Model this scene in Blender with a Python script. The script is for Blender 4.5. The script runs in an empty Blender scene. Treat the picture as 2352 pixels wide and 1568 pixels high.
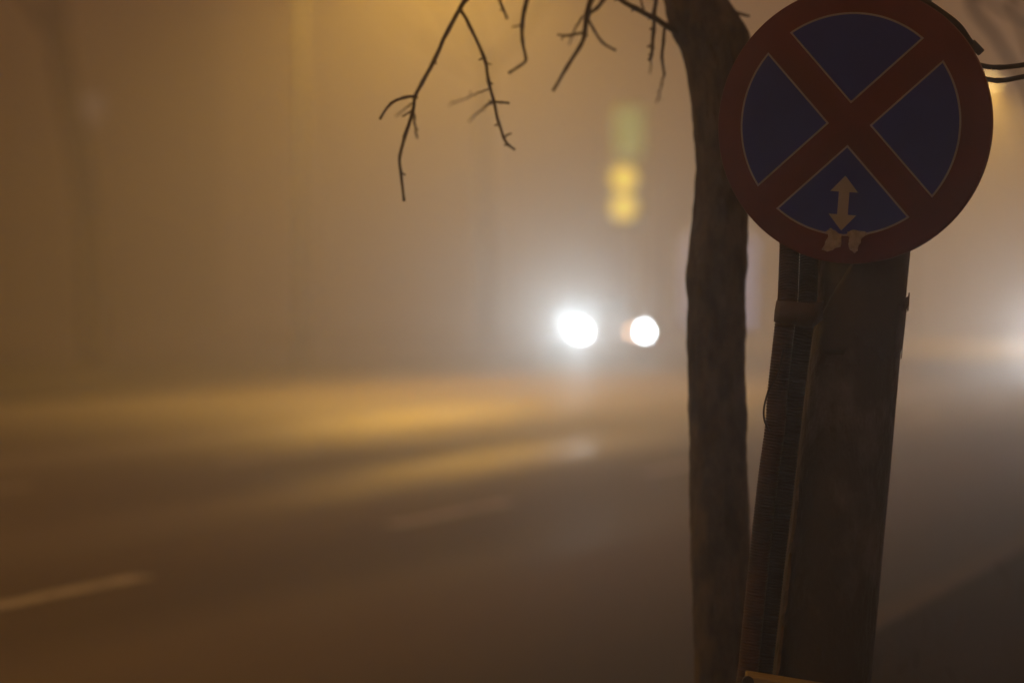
import bpy, math, random
from mathutils import Vector, Matrix, noise
random.seed(7)
S = bpy.context.scene
COL = S.collection
PI = math.pi
R = math.radians

# ------------------------------------------------------------------ camera
CAM = Vector((0, 0, 1.3))
FPX = 85 / 36 * 2352            # focal length in units of a 2352 px wide picture
PITCH = 84 / FPX
FW = Vector((0, math.cos(PITCH), -math.sin(PITCH)))
UP = Vector((0, math.sin(PITCH), math.cos(PITCH)))
RT = Vector((1, 0, 0))
def at(px, py, d):
    """a place in the world seen at (px, py) of the photograph, d metres ahead"""
    return CAM + FW * d + RT * ((px - 1176) / FPX * d) + UP * ((784 - py) / FPX * d)

cd = bpy.data.cameras.new('camera')
cd.lens = 85; cd.sensor_width = 36; cd.clip_end = 2000; cd.clip_start = 0.05
cd.dof.use_dof = True; cd.dof.focus_distance = 5.36; cd.dof.aperture_fstop = 1.4
cam = bpy.data.objects.new('camera', cd); COL.objects.link(cam)
cam.location = CAM; cam.rotation_euler = (PI / 2 - PITCH, 0, 0)
S.camera = cam

# ------------------------------------------------------------------ materials
def mat(name, col, rough=0.7, metal=0.0, col2=None, scale=8.0, stretch=(1, 1, 1), bump=0.0,
        bscale=None, spec=0.5, detail=6.0, lo=0.35, hi=0.65, rough2=None, coat=0.0, space='Object'):
    m = bpy.data.materials.new(name); m.use_nodes = True
    nt = m.node_tree; N = nt.nodes; L = nt.links
    b = N['Principled BSDF']
    b.inputs['Base Color'].default_value = (*col, 1)
    b.inputs['Roughness'].default_value = rough
    b.inputs['Metallic'].default_value = metal
    b.inputs['Specular IOR Level'].default_value = spec
    b.inputs['Coat Weight'].default_value = coat
    tc = N.new('ShaderNodeTexCoord'); mp = N.new('ShaderNodeMapping')
    L.new(tc.outputs[space], mp.inputs[0]); mp.inputs['Scale'].default_value = stretch
    if col2 is not None or rough2 is not None:
        n = N.new('ShaderNodeTexNoise'); n.inputs['Scale'].default_value = scale
        n.inputs['Detail'].default_value = detail; n.inputs['Roughness'].default_value = 0.62
        L.new(mp.outputs[0], n.inputs['Vector'])
        r = N.new('ShaderNodeMapRange'); r.inputs[1].default_value = lo; r.inputs[2].default_value = hi
        L.new(n.outputs['Fac'], r.inputs[0])
        if col2 is not None:
            x = N.new('ShaderNodeMix'); x.data_type = 'RGBA'
            x.inputs[6].default_value = (*col, 1); x.inputs[7].default_value = (*col2, 1)
            L.new(r.outputs[0], x.inputs[0]); L.new(x.outputs[2], b.inputs['Base Color'])
        if rough2 is not None:
            y = N.new('ShaderNodeMapRange'); y.inputs[3].default_value = rough; y.inputs[4].default_value = rough2
            L.new(r.outputs[0], y.inputs[0]); L.new(y.outputs[0], b.inputs['Roughness'])
    if bump:
        n2 = N.new('ShaderNodeTexNoise'); n2.inputs['Scale'].default_value = bscale or scale * 4
        n2.inputs['Detail'].default_value = 5
        L.new(mp.outputs[0], n2.inputs['Vector'])
        bp = N.new('ShaderNodeBump'); bp.inputs['Strength'].default_value = bump; bp.inputs['Distance'].default_value = 0.02
        L.new(n2.outputs['Fac'], bp.inputs['Height']); L.new(bp.outputs[0], b.inputs['Normal'])
    return m

def lamp_mat(name, col, strength):
    m = bpy.data.materials.new(name); m.use_nodes = True
    b = m.node_tree.nodes['Principled BSDF']
    b.inputs['Base Color'].default_value = (0.6, 0.6, 0.6, 1)
    b.inputs['Roughness'].default_value = 0.2
    b.inputs['Emission Color'].default_value = (*col, 1)
    b.inputs['Emission Strength'].default_value = strength
    return m

SODIUM = (1.0, 0.53, 0.075)
WHITE = (0.78, 0.91, 1.0)

M = {}
M['red'] = mat('red_sign_film', (0.13, 0.0075, 0.0045), 0.42, col2=(0.085, 0.0055, 0.0035), scale=7, bump=0.02, bscale=60, spec=0.25)
M['blue'] = mat('blue_sign_film', (0.006, 0.032, 0.6), 0.42, col2=(0.005, 0.026, 0.5), scale=6, spec=0.2)
M['white_film'] = mat('white_sign_film', (0.36, 0.37, 0.58), 0.45, col2=(0.3, 0.31, 0.48), scale=14)
M['sticker'] = mat('torn_paper', (0.45, 0.42, 0.5), 0.85, col2=(0.24, 0.22, 0.26), scale=60, bump=0.3, bscale=160)
M['steel'] = mat('galvanised_steel', (0.3, 0.3, 0.3), 0.5, 0.8, col2=(0.2, 0.19, 0.18), scale=20)
M['pole'] = mat('weathered_dark_pole', (0.03, 0.026, 0.02), 0.5, col2=(0.13, 0.115, 0.125), scale=7, stretch=(1, 1, 0.5),
                bump=0.5, bscale=45, lo=0.5, hi=0.68, detail=10)
M['conduit'] = mat('rusty_brown_plastic', (0.075, 0.036, 0.018), 0.45, col2=(0.02, 0.013, 0.009), scale=16, lo=.42, hi=.6, spec=0.25)
M['black_plastic'] = mat('black_plastic', (0.016, 0.015, 0.014), 0.65, col2=(0.026, 0.023, 0.021), scale=12, spec=0.2)
M['tape'] = mat('dull_grey_tape', (0.075, 0.062, 0.07), 0.5, col2=(0.05, 0.042, 0.045), scale=20, bump=0.3, bscale=40)
M['film'] = mat('dark_wrapping_film', (0.032, 0.028, 0.022), 0.45, col2=(0.05, 0.043, 0.036), scale=8, bump=0.3, bscale=14)
M['wood'] = mat('pale_yellow_wood', (0.4, 0.33, 0.1), 0.6, col2=(0.26, 0.2, 0.06), scale=6, stretch=(2, 30, 30), bump=0.2, bscale=20)
M['bark'] = mat('grey_brown_bark', (0.115, 0.092, 0.058), 0.95, col2=(0.035, 0.028, 0.018), scale=20, stretch=(1, 1, 0.5), lo=.4, hi=.62,
                bump=1.0, bscale=30, detail=9, spec=0.2)
M['twig'] = mat('dark_twig', (0.075, 0.055, 0.03), 0.85, col2=(0.05, 0.038, 0.022), scale=30)
M['far_bark'] = mat('darkened_far_bark', (0.028, 0.022, 0.015), 0.9, col2=(0.04, 0.032, 0.022), scale=6, bump=0.6, bscale=20, spec=0.2)  # base colour darkened so lamplight doesn't brighten the far trees
M['soil'] = mat('dark_verge_soil', (0.02, 0.017, 0.011), 0.95, col2=(0.012, 0.0105, 0.007), scale=2.5, bump=0.8, bscale=14, spec=0.15)
M['grass'] = mat('withered_grass', (0.04, 0.037, 0.017), 0.85, col2=(0.055, 0.042, 0.02), scale=3)
M['straw'] = mat('dry_stalk', (0.05, 0.035, 0.02), 0.8)
M['kerb'] = mat('kerb_stone', (0.07, 0.062, 0.054), 0.8, col2=(0.04, 0.036, 0.031), scale=5, bump=0.3, bscale=30)
M['line_paint'] = mat('worn_white_paint', (0.55, 0.55, 0.62), 0.6, col2=(0.3, 0.29, 0.32), scale=3, lo=0.4, hi=0.7)
M['grey_metal'] = mat('grey_painted_metal', (0.18, 0.18, 0.17), 0.5, 0.4, col2=(0.13, 0.13, 0.125), scale=7)
M['dark_metal'] = mat('dark_metal', (0.03, 0.03, 0.03), 0.5, 0.3)
M['car_paint'] = mat('silver_car_paint', (0.5, 0.5, 0.5), 0.3, 0.5, col2=(0.46, 0.46, 0.46), scale=3, coat=0.6)
M['rubber'] = mat('tyre_rubber', (0.02, 0.02, 0.02), 0.85, col2=(0.03, 0.03, 0.03), scale=12)
M['glass'] = mat('dark_window_glass', (0.02, 0.022, 0.025), 0.08, spec=0.7)
M['plaster'] = mat('grey_plaster', (0.16, 0.14, 0.12), 0.9, col2=(0.12, 0.105, 0.09), scale=1.2)
M['plate_white'] = mat('plate_white', (0.7, 0.7, 0.7), 0.5)
M['sodium'] = lamp_mat('sodium_lamp_glass', (1.0, 0.62, 0.2), 28)
M['headlamp'] = lamp_mat('headlamp_lens', WHITE, 300)
M['headlamp_edge'] = lamp_mat('headlamp_lens', WHITE, 110)
M['indicator'] = lamp_mat('amber_indicator_lens', (1.0, 0.5, 0.22), 14)
M['indicator_off'] = mat('amber_plastic', (0.05, 0.02, 0.006), 0.5, spec=0.1)
M['amber'] = lamp_mat('amber_signal_lens', (1.0, 0.68, 0.07), 1.7)
M['green'] = lamp_mat('pale_green_backlit_panel', (0.34, 0.5, 0.15), 0.5)
M['lilac'] = lamp_mat('lilac_backlit_panel', (0.72, 0.62, 0.95), 0.3)
M['lit_window'] = lamp_mat('lit_window', (0.8, 0.66, 0.62), 0.3)

# wet asphalt: worn wheel tracks run along the road
RA = R(21.5)                                   # the road heads this far to the right of the view
RD = Vector((math.sin(RA), math.cos(RA), 0)); RN = Vector((math.cos(RA), -math.sin(RA), 0))
LINE0 = Vector((-2.2, 10.46, 0))               # a point of the broken white line
def asphalt():
    """worn asphalt; the wheel tracks hold a film of water, the strips between them are drier"""
    m = bpy.data.materials.new('wet_asphalt'); m.use_nodes = True
    nt = m.node_tree; N = nt.nodes; L = nt.links; b = N['Principled BSDF']
    tc = N.new('ShaderNodeTexCoord'); mp = N.new('ShaderNodeMapping')
    mp.vector_type = 'POINT'; mp.inputs['Rotation'].default_value = (0, 0, RA)
    L.new(tc.outputs['Object'], mp.inputs[0])
    st = N.new('ShaderNodeMapping'); st.inputs['Scale'].default_value = (0.55, 0.05, 1)
    L.new(mp.outputs[0], st.inputs[0])
    n = N.new('ShaderNodeTexNoise'); n.inputs['Scale'].default_value = 1.0; n.inputs['Detail'].default_value = 4
    L.new(st.outputs[0], n.inputs['Vector'])
    dt = N.new('ShaderNodeVectorMath'); dt.operation = 'DOT_PRODUCT'; dt.inputs[1].default_value = RN
    L.new(tc.outputs['Object'], dt.inputs[0])
    wob = N.new('ShaderNodeMath'); wob.operation = 'MULTIPLY_ADD'; wob.inputs[1].default_value = 1.5; wob.inputs[2].default_value = -0.75 - LINE0.dot(RN)
    L.new(n.outputs['Fac'], wob.inputs[0])
    ac = N.new('ShaderNodeMath'); ac.operation = 'ADD'
    L.new(dt.outputs['Value'], ac.inputs[0]); L.new(wob.outputs[0], ac.inputs[1])
    mr = N.new('ShaderNodeMapRange'); mr.inputs[1].default_value = -16; mr.inputs[2].default_value = 4
    L.new(ac.outputs[0], mr.inputs[0])
    cr = N.new('ShaderNodeValToRGB'); cr.color_ramp.interpolation = 'EASE'
    stops = [(-15.5, .3), (-12, .3), (-9.3, .42), (-7.7, .46), (-6.6, .22), (-5.4, 1.0), (-4.3, .4), (-2.8, .05), (-1.5, .8), (-.5, .2), (1.1, .45), (2.2, .15), (3.6, 0)]
    e = cr.color_ramp.elements
    e[0].position = (stops[0][0] + 16) / 20; e[1].position = (stops[-1][0] + 16) / 20
    for q, v in stops[1:-1]: e.new((q + 16) / 20)
    for el in e:
        q = el.position * 20 - 16; v = min(stops, key=lambda t: abs(t[0] - q))[1]; el.color = (v, v, v, 1)
    L.new(mr.outputs[0], cr.inputs[0])
    st2 = N.new('ShaderNodeMapping'); st2.inputs['Scale'].default_value = (0.42, 0.1, 1); st2.inputs['Location'].default_value = (3.1, 1.7, 0)
    L.new(mp.outputs[0], st2.inputs[0])
    pn = N.new('ShaderNodeTexNoise'); pn.inputs['Scale'].default_value = 1.0; pn.inputs['Detail'].default_value = 3
    L.new(st2.outputs[0], pn.inputs['Vector'])
    pr = N.new('ShaderNodeMapRange'); pr.inputs[1].default_value = 0.36; pr.inputs[2].default_value = 0.6; pr.inputs[3].default_value = 0.35; pr.inputs[4].default_value = 1.15
    L.new(pn.outputs['Fac'], pr.inputs[0])
    po = N.new('ShaderNodeMath'); po.operation = 'MULTIPLY'; po.use_clamp = True
    L.new(cr.outputs[0], po.inputs[0]); L.new(pr.outputs[0], po.inputs[1])
    r = N.new('ShaderNodeMapRange'); r.inputs[3].default_value = ROUGH_DRY; r.inputs[4].default_value = ROUGH_WET
    L.new(po.outputs[0], r.inputs[0]); L.new(r.outputs[0], b.inputs['Roughness'])
    sp = N.new('ShaderNodeMapRange'); sp.inputs[1].default_value = 0.12; sp.inputs[3].default_value = 0.28; sp.inputs[4].default_value = 0.72
    L.new(po.outputs[0], sp.inputs[0]); L.new(sp.outputs[0], b.inputs['Specular IOR Level'])
    x = N.new('ShaderNodeMix'); x.data_type = 'RGBA'
    x.inputs[6].default_value = (0.1, 0.084, 0.073, 1); x.inputs[7].default_value = (0.2, 0.168, 0.146, 1)
    r2 = N.new('ShaderNodeMapRange'); r2.inputs[1].default_value = 0.36; r2.inputs[2].default_value = 0.66
    L.new(n.outputs['Fac'], r2.inputs[0]); L.new(r2.outputs[0], x.inputs[0])
    g = N.new('ShaderNodeTexNoise'); g.inputs['Scale'].default_value = 160; g.inputs['Detail'].default_value = 2
    L.new(tc.outputs['Object'], g.inputs['Vector'])
    mu = N.new('ShaderNodeMix'); mu.data_type = 'RGBA'; mu.blend_type = 'MULTIPLY'; mu.inputs[0].default_value = 0.5
    gd = N.new('ShaderNodeMapRange'); gd.interpolation_type = 'SMOOTHSTEP'           # asphalt darkens gradually towards the near kerb, softening the verge edge
    gd.inputs[1].default_value = 1.9; gd.inputs[2].default_value = 3.7
    L.new(ac.outputs[0], gd.inputs[0])
    dm = N.new('ShaderNodeMix'); dm.data_type = 'RGBA'; dm.inputs[7].default_value = (0.02, 0.016, 0.011, 1)
    L.new(gd.outputs[0], dm.inputs[0])
    L.new(x.outputs[2], mu.inputs[6]); L.new(g.outputs['Fac'], mu.inputs[7])
    L.new(mu.outputs[2], dm.inputs[6]); L.new(dm.outputs[2], b.inputs['Base Color'])
    bp = N.new('ShaderNodeBump'); bp.inputs['Strength'].default_value = 0.12; bp.inputs['Distance'].default_value = 0.01
    L.new(g.outputs['Fac'], bp.inputs['Height']); L.new(bp.outputs[0], b.inputs['Normal'])
    return m
ROUGH_DRY, ROUGH_WET = 0.72, 0.35
M['asphalt'] = asphalt()
for q in ('green', 'lilac', 'amber'):
    M[q].node_tree.nodes['Principled BSDF'].inputs['Base Color'].default_value = (0.06, 0.07, 0.05, 1)
M['lamp_post'] = mat('dark_green_lamp_post', (0.022, 0.026, 0.02), 0.6, col2=(0.035, 0.034, 0.026), scale=6)

# ------------------------------------------------------------------ mesh helpers
class MB:
    def __init__(s): s.v = []; s.f = []
    def add(s, vs, fs):
        b = len(s.v); s.v += [Vector(v) for v in vs]; s.f += [tuple(b + i for i in f) for f in fs]; return s
    def box(s, c, size, rot=None, bev=0.0):
        hx, hy, hz = [q / 2 for q in size]; k = min(bev, hx * .9, hy * .9, hz * .9)
        import bmesh
        bm = bmesh.new(); bmesh.ops.create_cube(bm, size=1)
        for v in bm.verts: v.co = Vector((v.co.x * size[0], v.co.y * size[1], v.co.z * size[2]))
        if k > 0: bmesh.ops.bevel(bm, geom=bm.edges[:], offset=k, segments=2, affect='EDGES', profile=0.6)
        mt = (rot.to_4x4() if rot else Matrix()); c = Vector(c)
        bm.verts.index_update()
        s.add([mt @ v.co + c for v in bm.verts], [[v.index for v in f.verts] for f in bm.faces]); bm.free(); return s
    def tube(s, pts, rad, n=10, caps=True):
        pts = [Vector(p) for p in pts]
        if not hasattr(rad, '__len__'): rad = [rad] * len(pts)
        vs, fs = [], []
        t = (pts[1] - pts[0]).normalized()
        a = t.orthogonal().normalized()
        for i, p in enumerate(pts):
            if i == 0: t = pts[1] - pts[0]
            elif i == len(pts) - 1: t = pts[-1] - pts[-2]
            else: t = (pts[i + 1] - pts[i]).normalized() + (pts[i] - pts[i - 1]).normalized()
            t.normalize()
            a = (a - t * a.dot(t)).normalized(); b = t.cross(a)
            for k in range(n):
                q = 2 * PI * k / n
                vs.append(p + (a * math.cos(q) + b * math.sin(q)) * rad[i])
        for i in range(len(pts) - 1):
            for k in range(n):
                k2 = (k + 1) % n
                fs.append((i * n + k, i * n + k2, (i + 1) * n + k2, (i + 1) * n + k))
        if caps:
            fs.append(tuple(range(n - 1, -1, -1))); fs.append(tuple((len(pts) - 1) * n + k for k in range(n)))
        return s.add(vs, fs)
    def prism(s, poly, z0, z1):
        n = len(poly)
        vs = [(p[0], p[1], z0) for p in poly] + [(p[0], p[1], z1) for p in poly]
        fs = [tuple(range(n - 1, -1, -1)), tuple(range(n, 2 * n))] + [(i, (i + 1) % n, n + (i + 1) % n, n + i) for i in range(n)]
        return s.add(vs, fs)
    def lathe(s, prof, n=48, mt=None):
        """prof: (radius, z) rings, closed with fans"""
        vs, fs = [], []
        for r, z in prof:
            for k in range(n): vs.append(Vector((r * math.cos(2 * PI * k / n), r * math.sin(2 * PI * k / n), z)))
        for i in range(len(prof) - 1):
            for k in range(n):
                k2 = (k + 1) % n; fs.append((i * n + k, i * n + k2, (i + 1) * n + k2, (i + 1) * n + k))
        fs.append(tuple(range(n - 1, -1, -1))); fs.append(tuple((len(prof) - 1) * n + k for k in range(n)))
        if mt: vs = [mt @ v for v in vs]
        return s.add(vs, fs)
    def build(s, name, m, parent=None, smooth=False):
        me = bpy.data.meshes.new(name)
        inv = parent_inv(parent)
        me.from_pydata([inv @ v for v in s.v], [], s.f); me.update()
        import bmesh
        bm = bmesh.new(); bm.from_mesh(me); bmesh.ops.recalc_face_normals(bm, faces=bm.faces[:]); bm.to_mesh(me); bm.free()
        if smooth:
            me.polygons.foreach_set('use_smooth', [True] * len(me.polygons)); me.set_sharp_from_angle(angle=R(40))
        me.materials.append(m)
        o = bpy.data.objects.new(name, me); COL.objects.link(o)
        if parent: o.parent = parent
        return o

WM = {}
def parent_inv(p):
    """meshes are written in world space (or in the thing's own space when the root says local)"""
    while p is not None and p.name not in WM: p = p.parent
    return WM[p.name] if p is not None else Matrix()

def thing(name, label, cat, loc=(0, 0, 0), rot=(0, 0, 0), group=None, local=False):
    o = bpy.data.objects.new(name, None); COL.objects.link(o); o.empty_display_size = 0.1
    o.location = loc; o.rotation_euler = rot
    o['label'] = label; o['category'] = cat
    if group: o['group'] = group
    mw = Matrix.LocRotScale(Vector(loc), __import__('mathutils').Euler(rot), None)
    WM[o.name] = Matrix() if local else mw.inverted()
    return o
def tag(o, label=None, cat=None, group=None, kind=None):
    for k, v in (('label', label), ('category', cat), ('group', group), ('kind', kind)):
        if v: o[k] = v
    return o
def copy_tree(o, parent=None):
    c = o.copy(); COL.objects.link(c)
    if parent: c.parent = parent
    for ch in list(o.children): copy_tree(ch, c)
    return c
def smooth_path(pts, k=6):
    """Catmull-Rom through points (vectors of any length)"""
    out = []
    P = [pts[0]] + list(pts) + [pts[-1]]
    for i in range(1, len(P) - 2):
        a, b, c, d = P[i - 1:i + 3]
        for j in range(k):
            t = j / k
            out.append(tuple(0.5 * (2 * b[q] + (c[q] - a[q]) * t + (2 * a[q] - 5 * b[q] + 4 * c[q] - d[q]) * t * t
                                    + (3 * b[q] - a[q] - 3 * c[q] + d[q]) * t ** 3) for q in range(len(b))))
    out.append(tuple(pts[-1])); return out

# ------------------------------------------------------------------ ground, road, verges
def on_road(s, n, z=0.0):
    """s metres along the road, n metres to the right of the broken white line"""
    return LINE0 + RD * s + RN * n + Vector((0, 0, z))
KERB_N = 3.75                                        # kerb of the near verge
FAR_N = -11.8                                        # kerb of the far verge

g = MB(); g.add([(-700, -300, -0.02), (700, -300, -0.02), (700, 900, -0.02), (-700, 900, -0.02)], [(0, 1, 2, 3)])
tag(g.build('ground', M['soil']), kind='structure')
g = MB(); g.add([on_road(-90, -90), on_road(-90, KERB_N + 1), on_road(260, KERB_N + 1), on_road(260, -90)], [(0, 1, 2, 3)])
tag(g.build('road', M['asphalt']), kind='structure')

def verge(name, s0, s1, n0, n1, hgt, seed, round_end=0):
    step = 0.5; mb = MB(); ns = int((s1 - s0) / step); nn = int((n1 - n0) / step)
    vs = []; fs = []
    for i in range(ns + 1):
        for j in range(nn + 1):
            s_, n_ = s0 + i * step, n0 + j * step
            p = on_road(s_, n_)
            e = min(1, j * step / 0.6) if n1 > 0 else min(1, (nn - j) * step / 0.6)
            z = hgt - 0.005 + e * (0.035 * noise.noise(Vector((p.x * .9, p.y * .9, seed))) + 0.02)
            vs.append((p.x, p.y, z))
    for i in range(ns):
        for j in range(nn):
            a = i * (nn + 1) + j
            fs.append((a, a + 1, a + nn + 2, a + nn + 1))
    mb.add(vs, fs); return tag(mb.build(name, M['soil'], smooth=True), kind='structure')
verge('verge', -22, 60, KERB_N + 0.15, KERB_N + 12.15, 0.12, 3)
verge('far_verge', -20, 38, FAR_N - 14.15, FAR_N - 0.15, 0.12, 9)
def kerb(s0, s1, n0, n1):
    mb = MB(); q = []
    for s_ in (s0, s1):
        for n_, z in ((n0, -0.05), (n1, -0.05), (n1, 0.12), (n0, 0.12)):
            q.append(on_road(s_, n_, z))
    mb.add(q, [(0, 1, 2, 3), (4, 7, 6, 5), (0, 4, 5, 1), (1, 5, 6, 2), (2, 6, 7, 3), (3, 7, 4, 0)])
    return tag(mb.build('kerb', M['kerb']), kind='structure')
kerb(-22, 60, KERB_N, KERB_N + 0.15)
kerb(-20, 38, FAR_N - 0.15, FAR_N)

def dash(s0, s1, n, w=0.14):
    mb = MB(); k = 24; vs = []; fs = []
    for i in range(k + 1):
        s_ = s0 + (s1 - s0) * i / k; e = 0.012
        vs += [on_road(s_, n - w / 2 + random.uniform(-e, e), 0.004), on_road(s_, n + w / 2 + random.uniform(-e, e), 0.004)]
    for i in range(k): fs.append((2 * i, 2 * i + 1, 2 * i + 3, 2 * i + 2))
    mb.add(vs, fs); return tag(mb.build('lane_marking', M['line_paint']), kind='structure')
for k in range(-1, 8):
    dash(1.2 + 4.75 * k - 1.9, 1.2 + 4.75 * k, 0.0)
    if k > 0: dash(1.2 + 4.75 * k - 1.9, 1.2 + 4.75 * k, -3.7)

# withered grass on the near verge: one mass
mb = MB()
for i in range(5200):
    s_, n_ = random.uniform(-8, 22), KERB_N + 0.25 + 7 * random.random() ** 1.3
    p = on_road(s_, n_, 0.12); h = random.uniform(0.03, 0.11); a = random.uniform(0, PI)
    if (p - Vector((0, 0, .12))).length < 1.2: continue
    w = Vector((math.cos(a), math.sin(a), 0)) * random.uniform(0.003, 0.006)
    t = p + Vector((random.uniform(-.06, .06), random.uniform(-.06, .06), h))
    mb.add([p - w, p + w, (p + t) / 2 + w * .7 + Vector((0, 0, h * .12)), t, (p + t) / 2 - w * .7 + Vector((0, 0, h * .12))], [(0, 1, 2, 3, 4)])
tag(mb.build('grass', M['grass']), 'short withered grass on the dark verge', 'grass', kind='stuff')

# two dry stalks at the bottom edge of the picture
for k, (pl, lab) in enumerate((([(2085, 1690), (2110, 1600), (2142, 1548), (2192, 1524)], 'thin dry grass stalk bending right on the dark verge, the longer one'),
                               ([(2098, 1700), (2118, 1612), (2138, 1572), (2160, 1552)], 'short dry grass stalk beside the longer one on the verge'))):
    d = 7.6; base = at(pl[0][0], pl[0][1], d)
    pts = [Vector((base.x - .02, base.y, 0.10))] + [at(x, y, d) for x, y in pl]
    pts = [Vector(p) for p in smooth_path([tuple(p) for p in pts], 5)]
    o = MB().tube(pts, [0.0022 * (1 - .6 * i / len(pts)) for i in range(len(pts))], 6).build('grass_stalk', M['straw'])
    tag(o, lab, 'grass stalk', 'dry stalks on the verge')

# ------------------------------------------------------------------ utility pole
D_POLE = 5.5
def line_at_z(p, q, z):
    t = (z - p.z) / (q.z - p.z); return p + (q - p) * t
pa, pb = at(2043, 0, D_POLE), at(1886, 1568, D_POLE)
base, top = line_at_z(pa, pb, 0.10), line_at_z(pa, pb, 6.2)
px = D_POLE / FPX
def pole_r(z):
    t = (pa.z - z) / (pa.z - pb.z); return max(0.06, (96 + 18 * t) * px)
pole = thing('utility_pole', 'dark weathered leaning pole that carries the round no stopping sign', 'pole', base)
def pole_c(z): return line_at_z(pa, pb, z)
mb = MB(); n = 40; vs = []; fs = []; rows = 150
for i in range(rows + 1):
    z = 0.02 + (6.1) * i / rows; c = pole_c(z); r0 = pole_r(z)
    for k in range(n):
        q = 2 * PI * k / n
        rr = r0 + 0.0022 * noise.noise(Vector((math.cos(q) * 3, math.sin(q) * 3, z * 1.5))) + 0.0012 * noise.noise(Vector((math.cos(q) * 9, math.sin(q) * 9, z * 6)))
        vs.append((c.x + math.cos(q) * rr, c.y + math.sin(q) * rr, z))
for i in range(rows):
    for k in range(n): fs.append((i * n + k, i * n + (k + 1) % n, (i + 1) * n + (k + 1) % n, (i + 1) * n + k))
fs.append(tuple(rows * n + k for k in range(n)))
mb.add(vs, fs); mb.build('shaft', M['pole'], pole, True)

def zpix(y, d=D_POLE): return at(1900, y, d).z
def shell(y_of_angle, y_low, a0, a1, off, name, m, jag=0.0, k=26, rows=8, sink=False):
    """sheet lying on the pole between two angles; its upper edge follows y_of_angle"""
    mb = MB(); vs = []; fs = []
    for i in range(k + 1):
        a = a0 + (a1 - a0) * i / k; u = i / k
        zt = zpix(y_of_angle(u) + random.uniform(-jag, jag)); zb = zpix(y_low(u) + random.uniform(-jag, jag))
        for j in range(rows + 1):
            z = zb + (zt - zb) * j / rows; c = pole_c(z)
            r_ = pole_r(z) + (off if j > 1 or not sink else off * j * .5 - .0016 * (1 - j * .5)) + 0.0012 * noise.noise(Vector((a * 4, z * 20, 2)))
            vs.append((c.x + math.cos(a) * r_, c.y + math.sin(a) * r_, z))
    for i in range(k):
        for j in range(rows):
            b = i * (rows + 1) + j; fs.append((b, b + rows + 1, b + rows + 2, b + 1))
    mb.add(vs, fs); o = mb.build(name, m, pole, True)
    sol = o.modifiers.new('thickness', 'SOLIDIFY'); sol.thickness = 0.0007; sol.offset = 1
    return o
# angle -90 deg faces the camera
shell(lambda u: 780 - 215 * min(1, u / 0.42) - 20 * max(0, u - .42), lambda u: 828 - 16 * math.sin(u * 5), R(-168), R(-5), 0.0008, 'wrapping_film', M['film'], 1.5, sink=True)
shell(lambda u: 700 + 6 * u, lambda u: 812 + 10 * math.sin(u * 9), R(-42), R(2), 0.0035, 'torn_tape', M['tape'], 5, 14)
shell(lambda u: 684 - 12 * u, lambda u: 704 + 8 * u + 4 * math.sin(u * 9), R(-38), R(4), 0.0085, 'torn_tape', M['tape'], 3, 12)
# tape pulled round the conduits at the left, below the sign
mb = MB(); vs = []; fs = []
cols = [(1781, 690, 5.44), (1782, 690, 5.395), (1792, 691, 5.375), (1815, 692, 5.367), (1840, 694, 5.372), (1868, 696, 5.385), (1890, 690, 5.405)]
for i, (x, y, d) in enumerate(cols):
    h = [46, 48, 50, 52, 54, 56, 42][i]; sh = [-4, -5, -4, -3, -2, -2, 0][i]
    vs += [at(x + 2, y, d), at(x + sh * .5, y + h * .5, d - .001), at(x + sh, y + h + random.uniform(-2, 2), d)]
for i in range(len(cols) - 1):
    for j in range(2): fs.append((3 * i + j, 3 * i + 3 + j, 3 * i + 4 + j, 3 * i + 1 + j))
mb.add(vs, fs); o = mb.build('tape_band', M['tape'], pole, True)
sol = o.modifiers.new('thickness', 'SOLIDIFY'); sol.thickness = 0.0015
# flaking ridge of old paint down the left of the shaft
for y0, y1 in ((1095, 1240), (1265, 1420), (1430, 1545)):
    mb = MB(); vs = []; fs = []; k = 40
    for i in range(k + 1):
        y = y0 + (y1 - y0) * i / k; z = zpix(y); c = pole_c(z); r_ = pole_r(z)
        wd = (0.0055 + 0.004 * noise.noise(Vector((0, y * .05, 4)))) * min(1, 5 * i / k, 5 * (k - i) / k) + .0006
        a = R(-158) + 0.03 * noise.noise(Vector((7, y * .03, 1)))
        for s_ in (-1, 0, 1):
            aa = a + s_ * wd / r_
            ro = r_ + (0.006 if s_ == 0 else 0.0015)
            vs.append((c.x + math.cos(aa) * ro, c.y + math.sin(aa) * ro, z))
    for i in range(k):
        for j in range(2): fs.append((3 * i + j, 3 * i + j + 1, 3 * i + j + 4, 3 * i + j + 3))
    mb.add(vs, fs); mb.build('paint_flake', mat('flaking_paint', (0.22, 0.16, 0.1), 0.8, col2=(0.11, 0.08, 0.05), scale=40), pole, True)

# corrugated conduits up the left of the pole
def corrugated(name, path, r0, depth, pitch, m, lab):
    pts = [Vector(p) for p in smooth_path([tuple(p) for p in path], 8)]
    # resample by arc length
    out = [pts[0]]; L_ = 0; step = pitch / 4; need = step
    for a, b in zip(pts, pts[1:]):
        seg = (b - a).length; t0 = 0
        while seg - t0 >= need:
            t0 += need; out.append(a + (b - a) * (t0 / seg)); need = step
        need -= seg - t0
    rad = [r0 - depth * (0, .25, 1, .25)[i % 4] for i in range(len(out))]
    o = MB().tube(out, rad, 14).build(name, m, None, True)
    return tag(o, lab, 'conduit', 'conduits strapped along the pole')
def foot(x, y, d):
    p = at(x, y, d); return p
pathA = [Vector((at(1660, 1900, 5.42).x, at(1660, 1900, 5.42).y, 0.08))]
edgeA = [(1568, 1690), (1500, 1698), (1300, 1718), (1100, 1740), (975, 1757), (900, 1762), (745, 1779), (690, 1785), (590, 1789), (480, 1793), (200, 1815), (-100, 1843), (-500, 1880)]
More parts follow.
